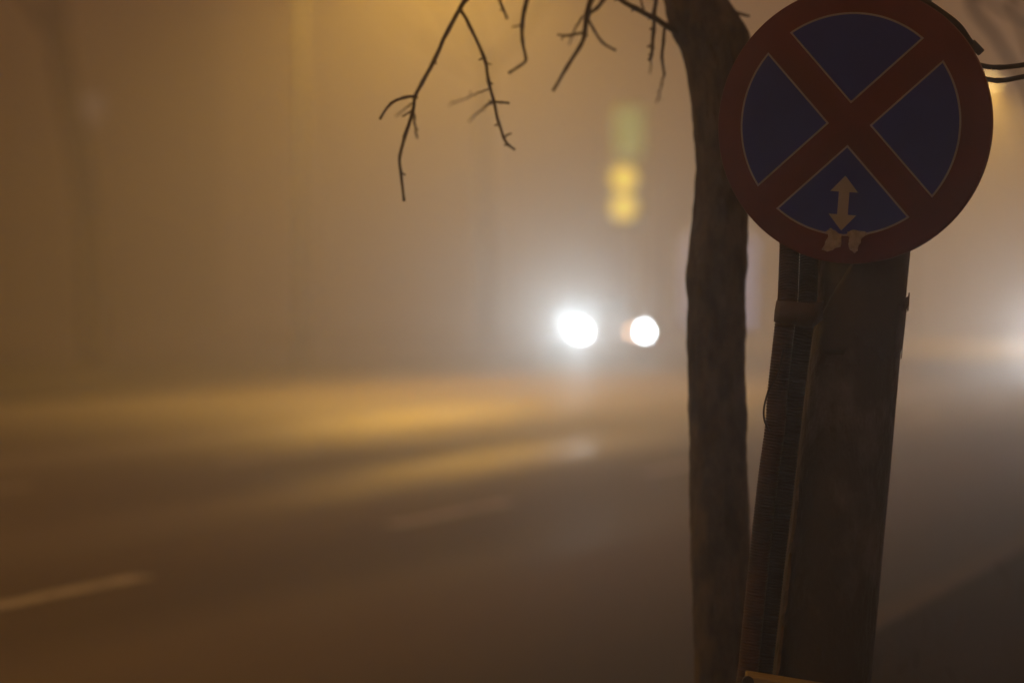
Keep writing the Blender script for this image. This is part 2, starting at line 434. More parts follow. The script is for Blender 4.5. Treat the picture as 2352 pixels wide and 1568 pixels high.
pathA += [at(x + 24, y, 5.422 if y > 740 else 5.44 if y > 640 else 5.475 if y > 560 else 5.5) for y, x in edgeA]
corrugated('corrugated_conduit', pathA, 24 * px, 0.0028, 0.0068, M['conduit'], 'rusty brown corrugated conduit, outermost along the left of the pole')
pathB = [Vector((at(1712, 1900, 5.47).x, at(1712, 1900, 5.47).y, 0.08))]
pathB += [at(x + 48 + 22 + w, y, d) for y, x, w, d in ((1568, 1690, -10, 5.46), (1300, 1718, -8, 5.455), (1100, 1740, -6, 5.45), (900, 1762, -5, 5.445), (760, 1778, -3, 5.43), (690, 1785, -.5, 5.442), (590, 1789, -.5, 5.475), (480, 1793, 0, 5.5), (200, 1815, 0, 5.5), (-100, 1843, 0, 5.5), (-500, 1880, 0, 5.5))]
corrugated('corrugated_conduit', pathB, 22.5 * px, 0.0028, 0.0068, M['black_plastic'], 'black corrugated conduit squeezed between brown conduit and pole')
# loose black wire that bows out beside the conduit
w = [(1800, 800, 5.40), (1786, 860, 5.385), (1766, 895, 5.385), (1755, 935, 5.385), (1756, 965, 5.385), (1768, 990, 5.40)]
o = MB().tube([at(*p) for p in smooth_path(w, 6)], 0.0022, 8).build('loose_wire', M['black_plastic'])
tag(o, 'thin black wire bowing out beside the brown conduit', 'wire')

# pale board strapped low on the pole
pl = thing('wooden_board', 'pale yellow wooden board fixed across the pole at the bottom edge', 'board', at(1800, 1600, 5.36))
a_, b_ = at(1714, 1549, 5.36), at(2010, 1597, 5.36)
dr = (b_ - a_).normalized(); upv = Vector((0, 0, 1)); bk = dr.cross(upv).normalized() * -1; upv = (bk.cross(dr)).normalized()
if bk.y < 0: bk = -bk
if upv.z < 0: upv = -upv
mb = MB(); ln = (b_ - a_).length; vs = []
for t in (0, 1):
    for dy, dz in ((-0.018, 0.0), (0.03, 0.007), (0.03, -0.12), (-0.018, -0.12)): vs.append(a_ + dr * ln * t + bk * dy + upv * dz)
mb.add(vs, [(0, 1, 2, 3), (7, 6, 5, 4), (0, 4, 5, 1), (1, 5, 6, 2), (2, 6, 7, 3), (3, 7, 4, 0)])
o = mb.build('plank', M['wood'], pl); bv = o.modifiers.new('bevel', 'BEVEL'); bv.width = 0.003; bv.segments = 2
mb = MB(); mb.tube([a_ + upv * -0.012 + bk * -0.022 + dr * .004, a_ + upv * -0.012 + bk * -0.012 + dr * .004], 0.013, 16); mb.build('bolt_head', M['dark_metal'], pl, True)

# ------------------------------------------------------------------ the round no stopping sign
D_S = 5.35
U = D_S / FPX
ctr = at(1957.5, 287, D_S - .012)
YAW, ROLL = R(-20), R(4.5)
from mathutils import Euler
SM = Matrix.Rotation(YAW, 4, 'Z') @ Matrix.Rotation(PI / 2, 4, 'X')          # local x right, y up, z towards the camera
SM = SM @ Matrix.Rotation(-ROLL, 4, 'Z')
SM = Matrix.Translation(ctr) @ SM
sign = bpy.data.objects.new('road_sign', None); COL.objects.link(sign); sign.empty_display_size = .1
sign.matrix_world = SM; WM[sign.name] = Matrix()
tag(sign, 'round red and blue no stopping sign with white double arrow on the leaning pole', 'sign')
RO = 318 * U
prof = [(RO - 0.022, -0.0205), (RO - 0.002, -0.0205), (RO, -0.019), (RO, -0.003), (RO - .0012, -0.0008), (RO - 0.004, 0.0), (0.001, 0.0)]
MB().lathe(prof, 128).build('plate', M['red'], sign, True)
CX, CY = -7 * U, 1 * U                                 # the print sits a little off centre
def sector(ang, rin, off, z0, z1):
    """quarter field between two bars: apex `off` from the centre along ang, arc of radius rin"""
    pts = []
    a0 = ang - PI / 4; a1 = ang + PI / 4
    # the two edges are parallel to a0 / a1, shifted by hb
    hb = off
    def edge_pt(a, sgn):
        d = Vector((math.cos(a), math.sin(a))); nrm = Vector((-d.y, d.x)) * sgn
        t = math.sqrt(rin * rin - hb * hb); return d * t + nrm * hb
    e0, e1 = edge_pt(a0, 1), edge_pt(a1, -1)
    apex = Vector((math.cos(ang), math.sin(ang))) * hb * math.sqrt(2)
    t0, t1 = math.atan2(e0.y, e0.x), math.atan2(e1.y, e1.x)
    if t1 < t0: t1 += 2 * PI
    pts = [apex] + [Vector((math.cos(t0 + (t1 - t0) * i / 40), math.sin(t0 + (t1 - t0) * i / 40))) * rin for i in range(41)]
    pts = [(p.x + CX, p.y + CY) for p in pts]
    return MB().prism(pts, z0, z1)
for k in range(4):
    ol = sector(k * PI / 2, 256 * U, 33.5 * U, -0.0002, 0.0006)
    f = sector(k * PI / 2, 251.5 * U, 37.8 * U, 0.0004, 0.0011)
    fo = f.build('blue_field', M['blue'], sign)
    ol.build('white_outline', M['white_film'], fo)
ax, ay = -6 * U, -180 * U
arrow = [(0, 63), (32.5, 26), (12.3, 26), (12.3, -26), (32.5, -26), (0, -63), (-32.5, -26), (-12.3, -26), (-12.3, 26), (-32.5, 26)]
MB().prism([(ax + x * U, ay + y * U) for x, y in arrow], 0.0008, 0.0016).build('double_arrow', M['white_film'], sign)
inv = SM.inverted()
def on_sign(zx, zy):
    x, y = (1940 + zx / 5.228) * .91875, (360 + zy / 5.228) * .91875
    d = (at(x, y, 1) - CAM); nrm = SM.to_3x3() @ Vector((0, 0, 1))
    t = (ctr - CAM).dot(nrm) / d.dot(nrm); p = inv @ (CAM + d * t); return (p.x, p.y)
def ragged(poly, amp=0.0012):
    out = []
    for i, p in enumerate(poly):
        q = poly[(i + 1) % len(poly)]
        for t in (0, .33, .66):
            out.append((p[0] + (q[0] - p[0]) * t + random.uniform(-amp, amp), p[1] + (q[1] - p[1]) * t + random.uniform(-amp, amp)))
    return out
st1 = [(650, 1150), (712, 1095), (770, 1130), (830, 1175), (860, 1180), (850, 1300), (850, 1345), (790, 1360), (745, 1385), (680, 1410), (650, 1395), (590, 1385), (640, 1320), (655, 1250), (690, 1205)]
st2 = [(915, 1190), (940, 1150), (990, 1120), (1080, 1130), (1180, 1150), (1195, 1185), (1135, 1220), (1110, 1250), (1100, 1310), (1080, 1340), (1070, 1400), (1030, 1425), (975, 1390), (950, 1340), (950, 1280), (965, 1220)]
for stp in (st1, st2):
    MB().prism(ragged([on_sign(*p) for p in stp]), 0.0002, 0.0019).build('sticker_remnant', M['sticker'], sign)
for y in (0.16, -0.16):                                # straps that hold it to the pole
    mb = MB(); mb.box((0.02, y, -0.028), (0.26, 0.03, 0.014), bev=0.002); mb.build('bracket', M['steel'], sign)

# loose cable end that hangs round the edge of the sign
cb = thing('loose_cable', 'thick black cable with a connector end, over the right edge of the sign', 'cable', at(2150, 20, 5.46))
w = [(2043, -150, 5.41), (2056, -70, 5.385), (2094, -16, 5.36), (2148, 20, 5.34), (2198, 57, 5.34), (2224, 91, 5.36), (2232, 101, 5.37)]
pts = [at(*p) for p in smooth_path(w, 6)]
MB().tube(pts, [0.0105 - .004 * (i / len(pts)) for i in range(len(pts))], 12).build('cable', M['black_plastic'], cb, True)
ds = (at(2254, 124, 5.37) - at(2230, 99, 5.37)); an = math.atan2(ds.z, ds.x)
mb = MB(); mb.box((at(2230, 99, 5.37) + at(2255, 123, 5.37)) / 2 + Vector((0, 0, .001)), (ds.length, 0.017, 0.0165), Matrix.Rotation(-an, 3, 'Y'), 0.0025)
mb.build('connector', M['black_plastic'], cb)

# two sagging cables from the pole to the right
for k, (pl_, lab) in enumerate(((((2040, 100), (2140, 128), (2246, 149), (2290, 155), (2352, 149), (2480, 125), (2760, 45), (3300, -160), (4600, -760)), 'upper black cable running right from behind the sign'),
                                (((2036, 112), (2140, 152), (2256, 180), (2300, 185), (2352, 176), (2480, 150), (2760, 66), (3300, -150), (4600, -752)), 'lower black cable running right from behind the sign'))):
    pts = smooth_path([(x, y, 5.5 if i < 5 else 5.5 + .05 * i) for i, (x, y) in enumerate(pl_)], 10)
    rad = []
    for i, (x, y, d) in enumerate(pts):
        rad.append(0.0058 + 0.0009 * math.exp(-((x - (2296 - 3 * k)) / 5) ** 2))
    o = MB().tube([at(*p) for p in pts], rad, 10).build('overhead_cable', M['black_plastic'], None, True)
    tag(o, lab, 'cable', 'cables running right from the pole')

# ------------------------------------------------------------------ trees
def limb(mb, pl, r0, r1, n=9, jit=0.0, k=5, knob=0.0, d=None):
    """pl: world points; tapering wobbly tube with knobs at the given points"""
    pts = [Vector(p) for p in smooth_path([tuple(p) for p in pl], k)]
    m_ = len(pts); rad = []
    for i in range(m_):
        t = i / (m_ - 1); r = r0 + (r1 - r0) * t
        if knob and i % k == 0 and 0 < i: r *= 1 + knob
        rad.append(r * (1 + 0.12 * noise.noise(pts[i] * 40)))
        if 0 < i < m_ - 1: pts[i] += noise.noise_vector(pts[i] * 25) * jit
    mb.tube(pts, rad, n)

# the near tree
D_T = 6.2
tree = thing('bare_tree', 'bare street tree with a dark bumpy trunk directly behind the round sign', 'tree', at(1655, 1968, D_T))
edge = [(-230, 1455, 1575), (-120, 1490, 1610), (-40, 1513, 1645), (0, 1527, 1672), (40, 1533, 1698), (75, 1543, 1718), (130, 1568, 1722), (200, 1584, 1722), (300, 1594, 1721), (400, 1598, 1720), (500, 1591, 1718),
        (600, 1579, 1714), (660, 1577, 1711), (700, 1580, 1710), (800, 1579, 1711), (900, 1580, 1713), (1000, 1583, 1715), (1200, 1587, 1720), (1400, 1591, 1725), (1568, 1597, 1729), (1750, 1592, 1742), (1900, 1578, 1762), (1975, 1560, 1790)]
e2 = smooth_path(edge, 22)
mb = MB(); n = 84; vs = []; fs = []
for i, (y, xl, xr) in enumerate(e2):
    c = at((xl + xr) / 2, y, D_T + .05); r_ = (xr - xl) / 2 / FPX * D_T
    for k in range(n):
        q = 2 * PI * k / n
        nv = Vector((math.cos(q) * 1.6, math.sin(q) * 1.6, c.z * 3.2))
        rr = r_ * (1 + 0.04 * noise.noise(nv) + 0.06 * noise.noise(nv * 2.6) + .035 * noise.noise(nv * 7) +   .045 * abs(noise.noise(Vector((nv.x * 9, nv.y * 9, nv.z * 2.2 + 5)))) + .03 * noise.noise(Vector((nv.x * 16, nv.y * 16, nv.z * 9))))
        vs.append((c.x + math.cos(q) * rr, c.y + math.sin(q) * rr, c.z))
for i in range(len(e2) - 1):
    for k in range(n): fs.append((i * n + k, i * n + (k + 1) % n, (i + 1) * n + (k + 1) % n, (i + 1) * n + k))
fs.append(tuple(range(n))); 
mb.add(vs, fs); trunk = mb.build('trunk', M['bark'], tree, True)

def z4(x, y): return (826.9 + x * .3164, y * .3164)
def kink(q):
    out = [q[0]]
    for a, b in zip(q, q[1:]):
        m_ = max(1, int((b - a).length / 0.045))
        for i in range(1, m_ + 1):
            p = a + (b - a) * (i / m_)
            if i < m_: p = p + noise.noise_vector(p * 31) * 0.0032
            out.append(p)
    return out
def twigs(spec, parent, name='branch', mainr=None):
    mb = MB()
    for pl, r0, r1, d0, d1 in spec:
        q = []
        for i, (x, y) in enumerate(pl):
            t = i / max(1, len(pl) - 1); q.append(at(*z4(x, y), d0 + (d1 - d0) * t))
        kq = kink(q)
        limb(mb, kq, r0, r1, 8, 0.0024, 3, 0.2)
        for i in range(2, len(kq) - 1):
            if r0 > .012 or spur.random() < .45: continue
            t = (kq[i] - kq[i - 1]).normalized(); sd = 1 if spur.random() < .5 else -1
            v = (t * .55 + Vector((sd * abs(t.z) + spur.uniform(-.4, .4), spur.uniform(-.9, .9), -sd * t.x)) * .8).normalized()
            ln = spur.uniform(.006, .016) if spur.random() < .75 else spur.uniform(.02, .045)
            rr = r0 + (r1 - r0) * i / len(kq); a = kq[i]
            mb.tube([a, a + v * ln * .6, a + v * ln * .85, a + v * ln], [rr * .75, min(rr * .6, .0022), min(rr * .75, .0026), .0008], 6)
    return mb.build(name, M['twig'], parent, True)
mm = 0.001; spur = random.Random(3)
# limbs above the picture that carry the hanging twigs (same zoomed coordinates, y < 0)
main1 = [(2330, -300), (2150, -900), (1800, -1300), (1350, -1350), (1050, -900), (880, -300), (780, -20), (725, 70)]
twigs([(main1, 20*mm, 5.6*mm, 6.2, 6.05),
       ([(725, 70), (640, 220), (540, 430), (450, 600), (400, 700), (385, 800), (330, 980), (290, 1130), (295, 1250), (320, 1460)], 5.4*mm, 3.2*mm, 6.05, 6.0),
       ([(540, 425), (548, 450), (552, 462)], 3.5*mm, 2*mm, 6.04, 6.04),
       ([(400, 700), (320, 708), (230, 745), (145, 865)], 4*mm, 3*mm, 6.02, 5.95),
       ([(388, 790), (398, 900), (415, 1000)], 3.2*mm, 2.4*mm, 6.03, 6.3),
       ([(392, 745), (330, 790), (260, 845)], 2*mm, 1.6*mm, 6.02, 6.7),
       ([(725, 70), (800, 190), (900, 420), (930, 590), (970, 735), (1010, 900), (1045, 1005), (1080, 1055), (1125, 1088)], 4.6*mm, 2.8*mm, 6.05, 6.1),
       ([(900, 425), (925, 455), (955, 468)], 2*mm, 1.2*mm, 6.08, 6.1),
       ([(935, 645), (800, 700), (655, 760)], 2*mm, 1.4*mm, 6.1, 6.9),
       ([(970, 735), (1025, 745), (1080, 750)], 3.2*mm, 2.6*mm, 6.08, 6.1),
       ([(968, 735), (900, 780), (790, 880)], 3*mm, 1.6*mm, 6.08, 6.8),
       ([(1045, 1005), (1070, 985), (1100, 970)], 2.8*mm, 2*mm, 6.1, 6.1),
       ([(960, -600), (985, -250), (1010, -20), (1040, 70), (1065, 132)], 5*mm, 3.4*mm, 6.2, 6.35)], tree)
twigs([([(2300, -350), (2000, -700), (1650, -800), (1380, -500), (1260, -180), (1215, -20), (1195, 60), (1175, 190), (1178, 300), (1205, 440)], 15*mm, 3.6*mm, 6.25, 6.3),
       ([(1205, 440), (1150, 485), (1078, 532)], 3.6*mm, 3.4*mm, 6.3, 6.3),
       ([(1175, 190), (1140, 190), (1108, 195)], 2.6*mm, 1.5*mm, 6.3, 6.5)], tree)
twigs([([(2290, -260), (2050, -480), (1850, -350), (1740, -150), (1685, -20), (1650, 110), (1628, 250), (1600, 330), (1500, 490), (1400, 662)], 12*mm, 3.6*mm, 6.3, 6.35),
       ([(1900, -260), (1830, -100), (1770, -5), (1720, 60), (1650, 112)], 6*mm, 4.6*mm, 6.3, 6.35),
       ([(1650, 130), (1700, 220), (1760, 310), (1855, 367)], 3.6*mm, 3*mm, 6.35, 6.4),
       ([(1625, 235), (1545, 252), (1480, 262), (1435, 252)], 3.4*mm, 3*mm, 6.35, 6.35),
       ([(1615, 120), (1570, 190), (1545, 260), (1518, 325)], 3*mm, 1.6*mm, 6.35, 6.7)], tree)
twigs([([(2290, 230), (2230, 190), (2130, 130), (2000, 65), (1880, -10), (1700, -150)], 9*mm, 5*mm, 6.22, 6.1),
       ([(2060, 95), (2050, 40), (2030, -40), (2010, -160)], 3.2*mm, 2.4*mm, 6.2, 6.4),
       ([(2215, 190), (2200, 300), (2193, 420), (2210, 545)], 4.2*mm, 3.4*mm, 6.2, 6.25),
       ([(2208, 540), (2190, 620), (2152, 745)], 2.4*mm, 1.8*mm, 6.25, 6.8)], tree)
twigs([([(2240, -200), (2180, -260), (2155, -120), (2148, -10), (2135, 100), (2130, 230), (2122, 340), (2118, 390), (2098, 436)], 7*mm, 3.4*mm, 6.25, 6.15),
       ([(2134, 200), (2120, 208), (2104, 214)], 5*mm, 2.6*mm, 6.2, 6.2),
       ([(2122, 330), (2105, 335), (2085, 342)], 4.4*mm, 2*mm, 6.2, 6.2),
       ([(2120, 400), (2112, 460), (2105, 535)], 1.6*mm, 1.6*mm, 6.2, 6.6)], tree)
# right fork and its short twig
def pxl(l, d): return [at(x, y, d) for x, y in l]
mb = MB(); limb(mb, pxl([(1608, 70), (1622, -10), (1665, -130), (1750, -330), (1900, -620)], 6.25), 0.036, 0.018, 14)
limb(mb, pxl([(1650, -14), (1672, 10), (1690, 28), (1722, 38)], 6.25), 0.005, 0.0035, 8)
limb(mb, pxl([(1780, -360), (1720, -560), (1700, -760)], 6.3), 0.018, 0.008, 8)
mb.build('branch', M['twig'], tree, True)
mb = MB(); limb(mb, pxl([(1560, -60), (1530, -190), (1500, -330), (1380, -560), (1330, -800)], 6.25), 0.05, 0.012, 12)
limb(mb, pxl([(1500, -330), (1560, -520), (1550, -760)], 6.3), 0.024, 0.008, 10)
mb.build('branch', M['twig'], tree, True)

def grow(mb, p, d, ln, r, depth, rnd):
    """a bare crown: limbs that fork"""
    mid = p + d * ln * .5 + Vector((rnd.uniform(-1, 1), rnd.uniform(-1, 1), rnd.uniform(-.3, .6))) * ln * .1
    e = p + d * ln
    limb(mb, [p, mid, e], r, r * .62, 6 if r < .03 else 8, 0, 3)
    if depth == 0: return
    for _ in range(rnd.choice((2, 3))):
        v = (d + Vector((rnd.uniform(-1, 1), rnd.uniform(-1, 1), rnd.uniform(-.45, .75))) * .8).normalized()
        grow(mb, e, v, ln * rnd.uniform(.6, .85), r * .6, depth - 1, rnd)
def far_tree(path_px, d, r0, r1, lab, seed, cat='tree', limbs=4, ln=2.2):
    rnd = random.Random(seed)
    pts = [at(x, y, d) for x, y in path_px]; pts[0].z = 0.05
    t = thing('bare_tree', lab, cat, pts[0], group='bare trees standing in the fog')
    mb = MB(); limb(mb, pts, r0, r1, 16, 0.01, 6); mb.build('trunk', M['far_bark'], t, True)
    mb = MB()
    for k in range(limbs):
        q = pts[-1] if k < limbs - 1 else pts[-2]
        a = 2 * PI * k / limbs + rnd.uniform(-.4, .4)
        v = Vector((math.cos(a) * .7, math.sin(a) * .7, rnd.uniform(.5, 1))).normalized()
        grow(mb, q, v, ln * rnd.uniform(.8, 1.1), r1 * .7, 3, rnd)
    mb.build('crown', M['far_bark'], t, True)
    return t
far_tree([(218, 846), (214, 760), (206, 560), (190, 400), (160, 240), (135, 100), (120, -40)], 50, 0.3, 0.24, 'leaning bare tree in the fog at the far left, on the far verge', 11, limbs=3, ln=1.8)
far_tree([(1118, 850), (1116, 600), (1112, 360), (1120, 150)], 70, 0.2, 0.15, 'faint bare tree deep in the fog, behind the twig tips', 13, ln=2.6)
# blurred branches at the top right belong to a tree outside the frame
tr = thing('bare_tree', 'bare tree whose blurred branches cross the top right corner', 'tree', Vector((5.0, 14.5, .1)), group='bare trees standing in the fog')
mb = MB(); limb(mb, [Vector((5.0, 14.5, .05)), Vector((5.02, 14.5, 1.4)), Vector((4.9, 14.45, 2.9)), Vector((4.95, 14.4, 4.2))], .15, .1, 16, .006, 6); mb.build('trunk', M['bark'], tr, True)
for pl_, r0, r1 in (([(2880, -150), (2600, -330), (2380, -260), (2230, -30), (2290, 90), (2350, 190), (2390, 300)], .04, .012),
                    ([(2880, -100), (2650, -160), (2430, -90), (2320, -20), (2348, 70), (2365, 140)], .035, .01)):
    mb = MB(); d = 14.0
    limb(mb, [at(2870, -40, 14.4)] + [at(x, y, d) for x, y in pl_], r0, r1, 8, 0, 5); 
    a, b = pl_[3], pl_[4]
    limb(mb, [at(a[0], a[1], d), at(a[0] + 80, a[1] + 60, d), at(a[0] + 190, a[1] + 100, d)], r1 * 1.3, r1 * .8, 8, 0, 4)
    mb.build('branch', M['twig'], tr, True)
mb = MB(); rnd = random.Random(5)
for k in range(3):
    a = k * 2.1 + .5; grow(mb, Vector((4.95, 14.4, 4.15)), Vector((math.cos(a) * .6, math.sin(a) * .6, .8)).normalized(), 1.5, .06, 3, rnd)
mb.build('crown', M['twig'], tr, True)

# ------------------------------------------------------------------ street lamps
LAMP_H = 8.6; ARM = 2.55
def street_lamp():
    t = thing('street_lamp', 'x', 'street lamp', local=True, group='sodium street lamps along the road')
    MB().tube([(0, 0, 0), (0, 0, .9), (0, 0, .92), (0, 0, LAMP_H - 1.0)], [.11, .11, .075, .055], 16).build('pole', M['lamp_post'], t, True)
    MB().tube([(0, 0, LAMP_H - 1.05), (0.03, 0, LAMP_H - .6), (.3, 0, LAMP_H - .1), (1.2, 0, LAMP_H + .1), (2.2, 0, LAMP_H + .14)], .035, 10).build('arm', M['lamp_post'], t, True)
    mb = MB(); mb.box((ARM - .05, 0, LAMP_H + .16), (.75, .3, .16), bev=.05); hd = mb.build('lamp_head', M['lamp_post'], t, True)
    prof = [(.02, -.11), (.1, -.085), (.15, -.03), (.16, 0.01), (.02, .012)]
    mb = MB(); mb.lathe(prof, 24, Matrix.Translation((ARM, 0, LAMP_H + .075)) @ Matrix.Scale(1.7, 4, (1, 0, 0))); mb.build('lamp_glass', M['sodium'], hd, True)
    return t
def spot(name, loc, target, energy, col, size, blend, radius):
    l = bpy.data.lights.new(name, 'SPOT'); l.energy = energy; l.color = col; l.spot_size = size; l.spot_blend = blend; l.shadow_soft_size = radius
    o = bpy.data.objects.new(name, l); COL.objects.link(o); o.location = loc
    o.rotation_euler = (Vector(target) - Vector(loc)).to_track_quat('-Z', 'Y').to_euler(); return o
LAMP_E = 15500
proto = street_lamp()
heads = [(-19.6, 8, 1.1), (-1.2, 40, 0.73), (15.75, 80, .9), (34.0, 116, 0.8)]
labs = ['sodium street lamp nearest the camera, left of the frame', 'sodium street lamp over the bright yellow patch of road',
        'sodium street lamp glowing through fog beside the right edge of the sign',
        'farthest sodium street lamp in the row, lost in the fog']
for i, (x, y, e) in enumerate(heads):
    o = proto if i == 0 else copy_tree(proto)
    a = -RA
    off = Vector((ARM * math.cos(a), ARM * math.sin(a), 0))
    o.location = Vector((x, y, 0)) - off; o.rotation_euler = (0, 0, a); o['label'] = labs[i]
    spot('street_lamp_light', (x, y, LAMP_H - .12), (x, y, 0), LAMP_E * e, SODIUM, R(150), 0.6, 0.15)

# ------------------------------------------------------------------ crossing signal beyond the junction
DSG = 46
sg = thing('traffic_signal', 'crossing signal with two amber lamps under a pale green backlit panel, hazy above the headlights', 'traffic signal', Vector((at(1432, 700, DSG).x + .3, at(1432, 700, DSG).y, 0)))
x0 = at(1432, 700, DSG).x; y0 = at(1432, 700, DSG).y
MB().tube([(x0 + .3, y0 + .15, 0), (x0 + .3, y0 + .15, 5.1)], .05, 14).build('post', M['grey_metal'], sg, True)
cz = at(1432, 445, DSG).z
mb = MB(); mb.box((x0, y0 + .12, cz), (.52, .2, 1.18), bev=.03); hs = mb.build('signal_housing', M['dark_metal'], sg, True)
for py in (410, 476):
    z = at(1432, py, DSG).z
    mt = Matrix.Translation((x0, y0 + .015, z)) @ Matrix.Rotation(PI / 2, 4, 'X')
    mb = MB(); mb.lathe([(.235, -.01), (.235, .005), (.17, .03), (.01, .045)], 28, mt); mb.build('amber_lens', M['amber'], hs, True)
    mb = MB(); vs = []; fs = []
    for i in range(13):
        a = PI * i / 12
        for yy in (0.02, -0.2):
            for r_ in (.24, .246): vs.append((x0 + math.cos(a) * r_, y0 + yy, z + math.sin(a) * r_))
    for i in range(12):
        b = 4 * i; fs += [(b, b + 4, b + 6, b + 2), (b + 1, b + 3, b + 7, b + 5), (b + 2, b + 6, b + 7, b + 3), (b, b + 1, b + 5, b + 4)]
    fs += [(0, 2, 3, 1), (48, 49, 51, 50)]
    mb.add(vs, fs); mb.build('visor', M['dark_metal'], hs, True)
gz = at(1445, 304, DSG).z; gx = at(1444, 304, DSG).x
mb = MB(); mb.box((gx, y0 + .1, gz), (.62, .12, 1.02), bev=.02); gp = mb.build('panel_case', M['grey_metal'], sg, True)
mb = MB(); mb.box((gx, y0 + .03, gz), (.54, .025, .94), bev=.008); mb.build('backlit_face', M['green'], gp)

# dim lilac advertising panel mostly hidden by the trunk
DL = 42
lp = thing('advertising_panel', 'dim lilac backlit advertising panel, almost hidden behind the near tree trunk', 'billboard', Vector((at(1650, 700, DL).x, at(1650, 700, DL).y, 0)))
lx = at(1652, 640, DL).x; ly = at(1652, 640, DL).y; lz = at(1652, 650, DL).z
mb = MB(); mb.box((lx, ly + .1, lz), (1.4, .16, 1.75), bev=.02); cs = mb.build('case', M['grey_metal'], lp, True)
mb = MB(); mb.box((lx, ly + .005, lz), (1.28, .03, 1.62), bev=.005); mb.build('backlit_face', M['lilac'], cs)
for s_ in (-.45, .45):
    MB().tube([(lx + s_, ly + .1, 0), (lx + s_, ly + .1, lz - .85)], .04, 10).build('leg', M['grey_metal'], lp, True)

# ------------------------------------------------------------------ cars
def loft(stations, n=28, p=3.2):
    """stations: (y, half width, z low, z high); rounded box sections"""
    mb = MB(); vs = []; fs = []
    for y, w, z0, z1 in stations:
        zc, hz = (z0 + z1) / 2, (z1 - z0) / 2
        for k in range(n):
            q = 2 * PI * k / n; c, s_ = math.cos(q), math.sin(q)
            vs.append((w * math.copysign(abs(c) ** (2 / p), c), y, zc + hz * math.copysign(abs(s_) ** (2 / p), s_)))
    m_ = len(stations)
    for i in range(m_ - 1):
        for k in range(n): fs.append((i * n + k, i * n + (k + 1) % n, (i + 1) * n + (k + 1) % n, (i + 1) * n + k))
    fs.append(tuple(range(n))); fs.append(tuple((m_ - 1) * n + k for k in range(n)))
    return mb.add(vs, fs)
HZ = 0.69
def make_car(label):
    c = thing('car', label, 'car', local=True, group='oncoming cars with their headlights on')
    loft([(-.02, .6, .32, .56), (.03, .74, .26, .68), (.14, .83, .2, .76), (.5, .88, .18, .86), (1.1, .9, .18, .96), (1.6, .905, .18, 1.0), (3.2, .905, .18, 1.02), (3.9, .88, .2, 1.03), (4.25, .82, .26, 1.0), (4.35, .7, .34, .9)]).build('body', M['car_paint'], c, True)
    loft([(1.05, .72, .9, .98), (1.45, .72, .9, 1.25), (1.85, .68, .9, 1.46), (2.3, .66, .9, 1.5), (3.2, .66, .9, 1.48), (3.75, .66, .9, 1.3), (4.15, .68, .9, 1.02)]).build('window_glass', M['glass'], c, True)
    loft([(1.78, .62, 1.43, 1.475), (2.2, .64, 1.46, 1.53), (3.1, .64, 1.45, 1.52), (3.6, .62, 1.36, 1.42)]).build('roof', M['car_paint'], c, True)
    mb = MB(); mb.box((0, -.005, .56), (.86, .06, .15), bev=.02); mb.build('grille', M['dark_metal'], c, True)
    mb = MB(); mb.box((0, -.01, .34), (1.3, .1, .14), bev=.04); mb.build('bumper', M['car_paint'], c, True)
    mb = MB(); mb.box((0, -.068, .37), (.52, .012, .115), bev=.003); mb.build('licence_plate', M['plate_white'], c)
    for s_ in (-1, 1):
        mt = Matrix.Translation((s_ * .71, .06, HZ)) @ Matrix.Rotation(PI / 2, 4, 'X')
        mb = MB(); mb.lathe([(.1, -.05), (.1, .03), (.075, .055), (.01, .065)], 24, mt); mb.build('headlight', M['headlamp'] if s_ < 0 else M['headlamp_edge'], c, True)
        mt = Matrix.Translation((s_ * .47, .02, HZ - .015)) @ Matrix.Rotation(PI / 2, 4, 'X')
        mb = MB(); mb.lathe([(.07, -.05), (.07, .03), (.05, .05), (.01, .055)], 20, mt); mb.build('indicator', M['indicator'] if s_ > 0 else M['indicator_off'], c, True)
        mb = MB(); mb.box((s_ * 1.0, 1.35, 1.0), (.2, .1, .14), bev=.04); mb.build('wing_mirror', M['car_paint'], c, True)
        for y in (.78, 3.45):
            mt = Matrix.Translation((s_ * .82, y, .31)) @ Matrix.Rotation(PI / 2, 4, 'Y')
            mb = MB(); mb.lathe([(.2, -.1), (.29, -.1), (.31, -.06), (.31, .06), (.29, .1), (.2, .1)], 32, mt); wh = mb.build('wheel', M['rubber'], c, True)
            mb = MB(); mb.lathe([(.2, -.09), (.205, .09), (.17, .106), (.06, .07), (.05, .108), (.01, .11)] if s_ > 0 else [(.01, -.11), (.05, -.108), (.06, -.07), (.17, -.106), (.205, -.09), (.2, .09)], 32, mt); mb.build('rim', M['steel'], wh, True)
    return c
car = make_car('oncoming car with two white headlights glaring through the fog left of the tree trunk')
DC = 56
l1, l2 = at(1325, 758, DC), at(1489, 758, DC)
mid = (l1 + l2) / 2
car.location = (mid.x, mid.y, 0); car.scale = (1.05, 1.05, 1.0); car.rotation_euler = (0, 0, R(6))
car2 = copy_tree(car); car2['label'] = 'second oncoming car at the right edge, only the glare of its headlight in the picture'
L2 = at(2424, 795, 47)
yaw2 = R(-14)
car2.rotation_euler = (0, 0, yaw2); car2.scale = (1, 1, 1)
car2.location = Vector((L2.x, L2.y, 0)) + Vector((.71 * math.cos(yaw2), .71 * math.sin(yaw2), 0))
HEAD_E = 1250
spot('headlight_beam', l1 + Vector((0, -.12, 0)), (-1.2, 8, 3.0), HEAD_E * 1.0, WHITE, R(18), 1.0, .06)
spot('headlight_beam', l2 + Vector((0, -.12, 0)), (-9.0, 20, 2.2), HEAD_E * .22, WHITE, R(32), 1.0, .06)
spot('headlight_beam', L2 + Vector((-.02, -.12, 0)), (1.0, 10, 1.3), HEAD_E * .58, (.92, .95, 1), R(24), 1.0, .06)

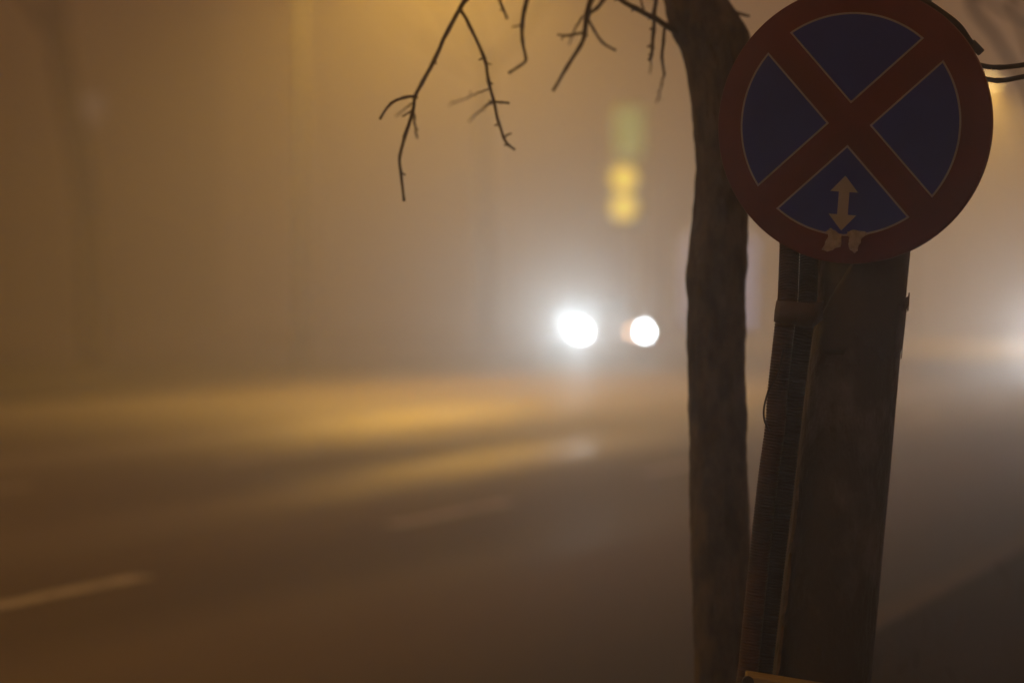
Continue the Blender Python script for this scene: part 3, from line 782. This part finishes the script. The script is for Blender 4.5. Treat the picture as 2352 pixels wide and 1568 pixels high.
# ------------------------------------------------------------------ dark block of flats lost in the fog
bd = thing('apartment_building', 'dark block of flats lost in the fog at the far left with one lit window', 'building', Vector((-30, 122, 0)))
mb = MB(); mb.box((-34, 128, 11), (36, 12, 22)); wl = mb.build('wall', M['plaster'], bd)
mb = MB(); mb.box((-34, 128, 22.2), (37, 13, .4), bev=.05); mb.build('roof', M['grey_metal'], bd)
lit = (at(142, 330, 121.9).x, at(142, 330, 121.9).z)
for i in range(9):
    for j in range(6):
        x, z = -50 + 3.6 * i, 1.6 + 3.1 * j
        on = abs(x - lit[0]) < 1.7 and abs(z - lit[1]) < 1.5
        mb = MB(); mb.box((x, 121.98, z + .3), (1.3, .12, 1.5), bev=.02); w_ = mb.build('window', M['plate_white'], bd)
        mb = MB(); mb.box((x, 121.93, z + .3), (1.12, .06, 1.32)); mb.build('pane', M['lit_window'] if on else M['glass'], w_)

# ------------------------------------------------------------------ fog
bx = MB(); bx.box((20, 110, 9.5), (340, 360, 21.0)); hz = bx.build('haze', None or M['soil'])
vm = bpy.data.materials.new('fog'); vm.use_nodes = True
nt = vm.node_tree; nt.nodes.clear()
out = nt.nodes.new('ShaderNodeOutputMaterial'); pv = nt.nodes.new('ShaderNodeVolumePrincipled')
pv.inputs['Color'].default_value = (0.93, 0.92, 0.9, 1); pv.inputs['Density'].default_value = 0.02
pv.inputs['Anisotropy'].default_value = 0.84
nt.links.new(pv.outputs[0], out.inputs['Volume'])
vm.cycles.homogeneous_volume = True
hz.data.materials.clear(); hz.data.materials.append(vm)
tag(hz, 'thick amber fog filling the street', 'haze', kind='stuff')

# ------------------------------------------------------------------ night sky
w = bpy.data.worlds.new('World'); S.world = w; w.use_nodes = True
nt = w.node_tree; N = nt.nodes; L = nt.links
bg = N['Background']
sky = N.new('ShaderNodeTexSky'); sky.sky_type = 'NISHITA'; sky.sun_disc = False
sky.sun_elevation = R(-4); sky.sun_rotation = R(200)
L.new(sky.outputs[0], bg.inputs['Color']); bg.inputs['Strength'].default_value = 0.08
glow = N.new('ShaderNodeBackground'); glow.inputs['Color'].default_value = (1.0, 0.43, 0.13, 1); glow.inputs['Strength'].default_value = 0.25
ad = N.new('ShaderNodeAddShader'); L.new(bg.outputs[0], ad.inputs[0]); L.new(glow.outputs[0], ad.inputs[1])
L.new(ad.outputs[0], N['World Output'].inputs['Surface'])

# ------------------------------------------------------------------ render settings
S.view_settings.view_transform = 'Standard'; S.view_settings.look = 'None'
S.view_settings.exposure = 0; S.view_settings.gamma = 1
S.render.engine = 'CYCLES'
S.cycles.use_denoising = True
S.cycles.max_bounces = 6; S.cycles.volume_bounces = 2; S.cycles.diffuse_bounces = 2; S.cycles.glossy_bounces = 3
S.cycles.sample_clamp_indirect = 4
S.cycles.caustics_reflective = False; S.cycles.caustics_refractive = False
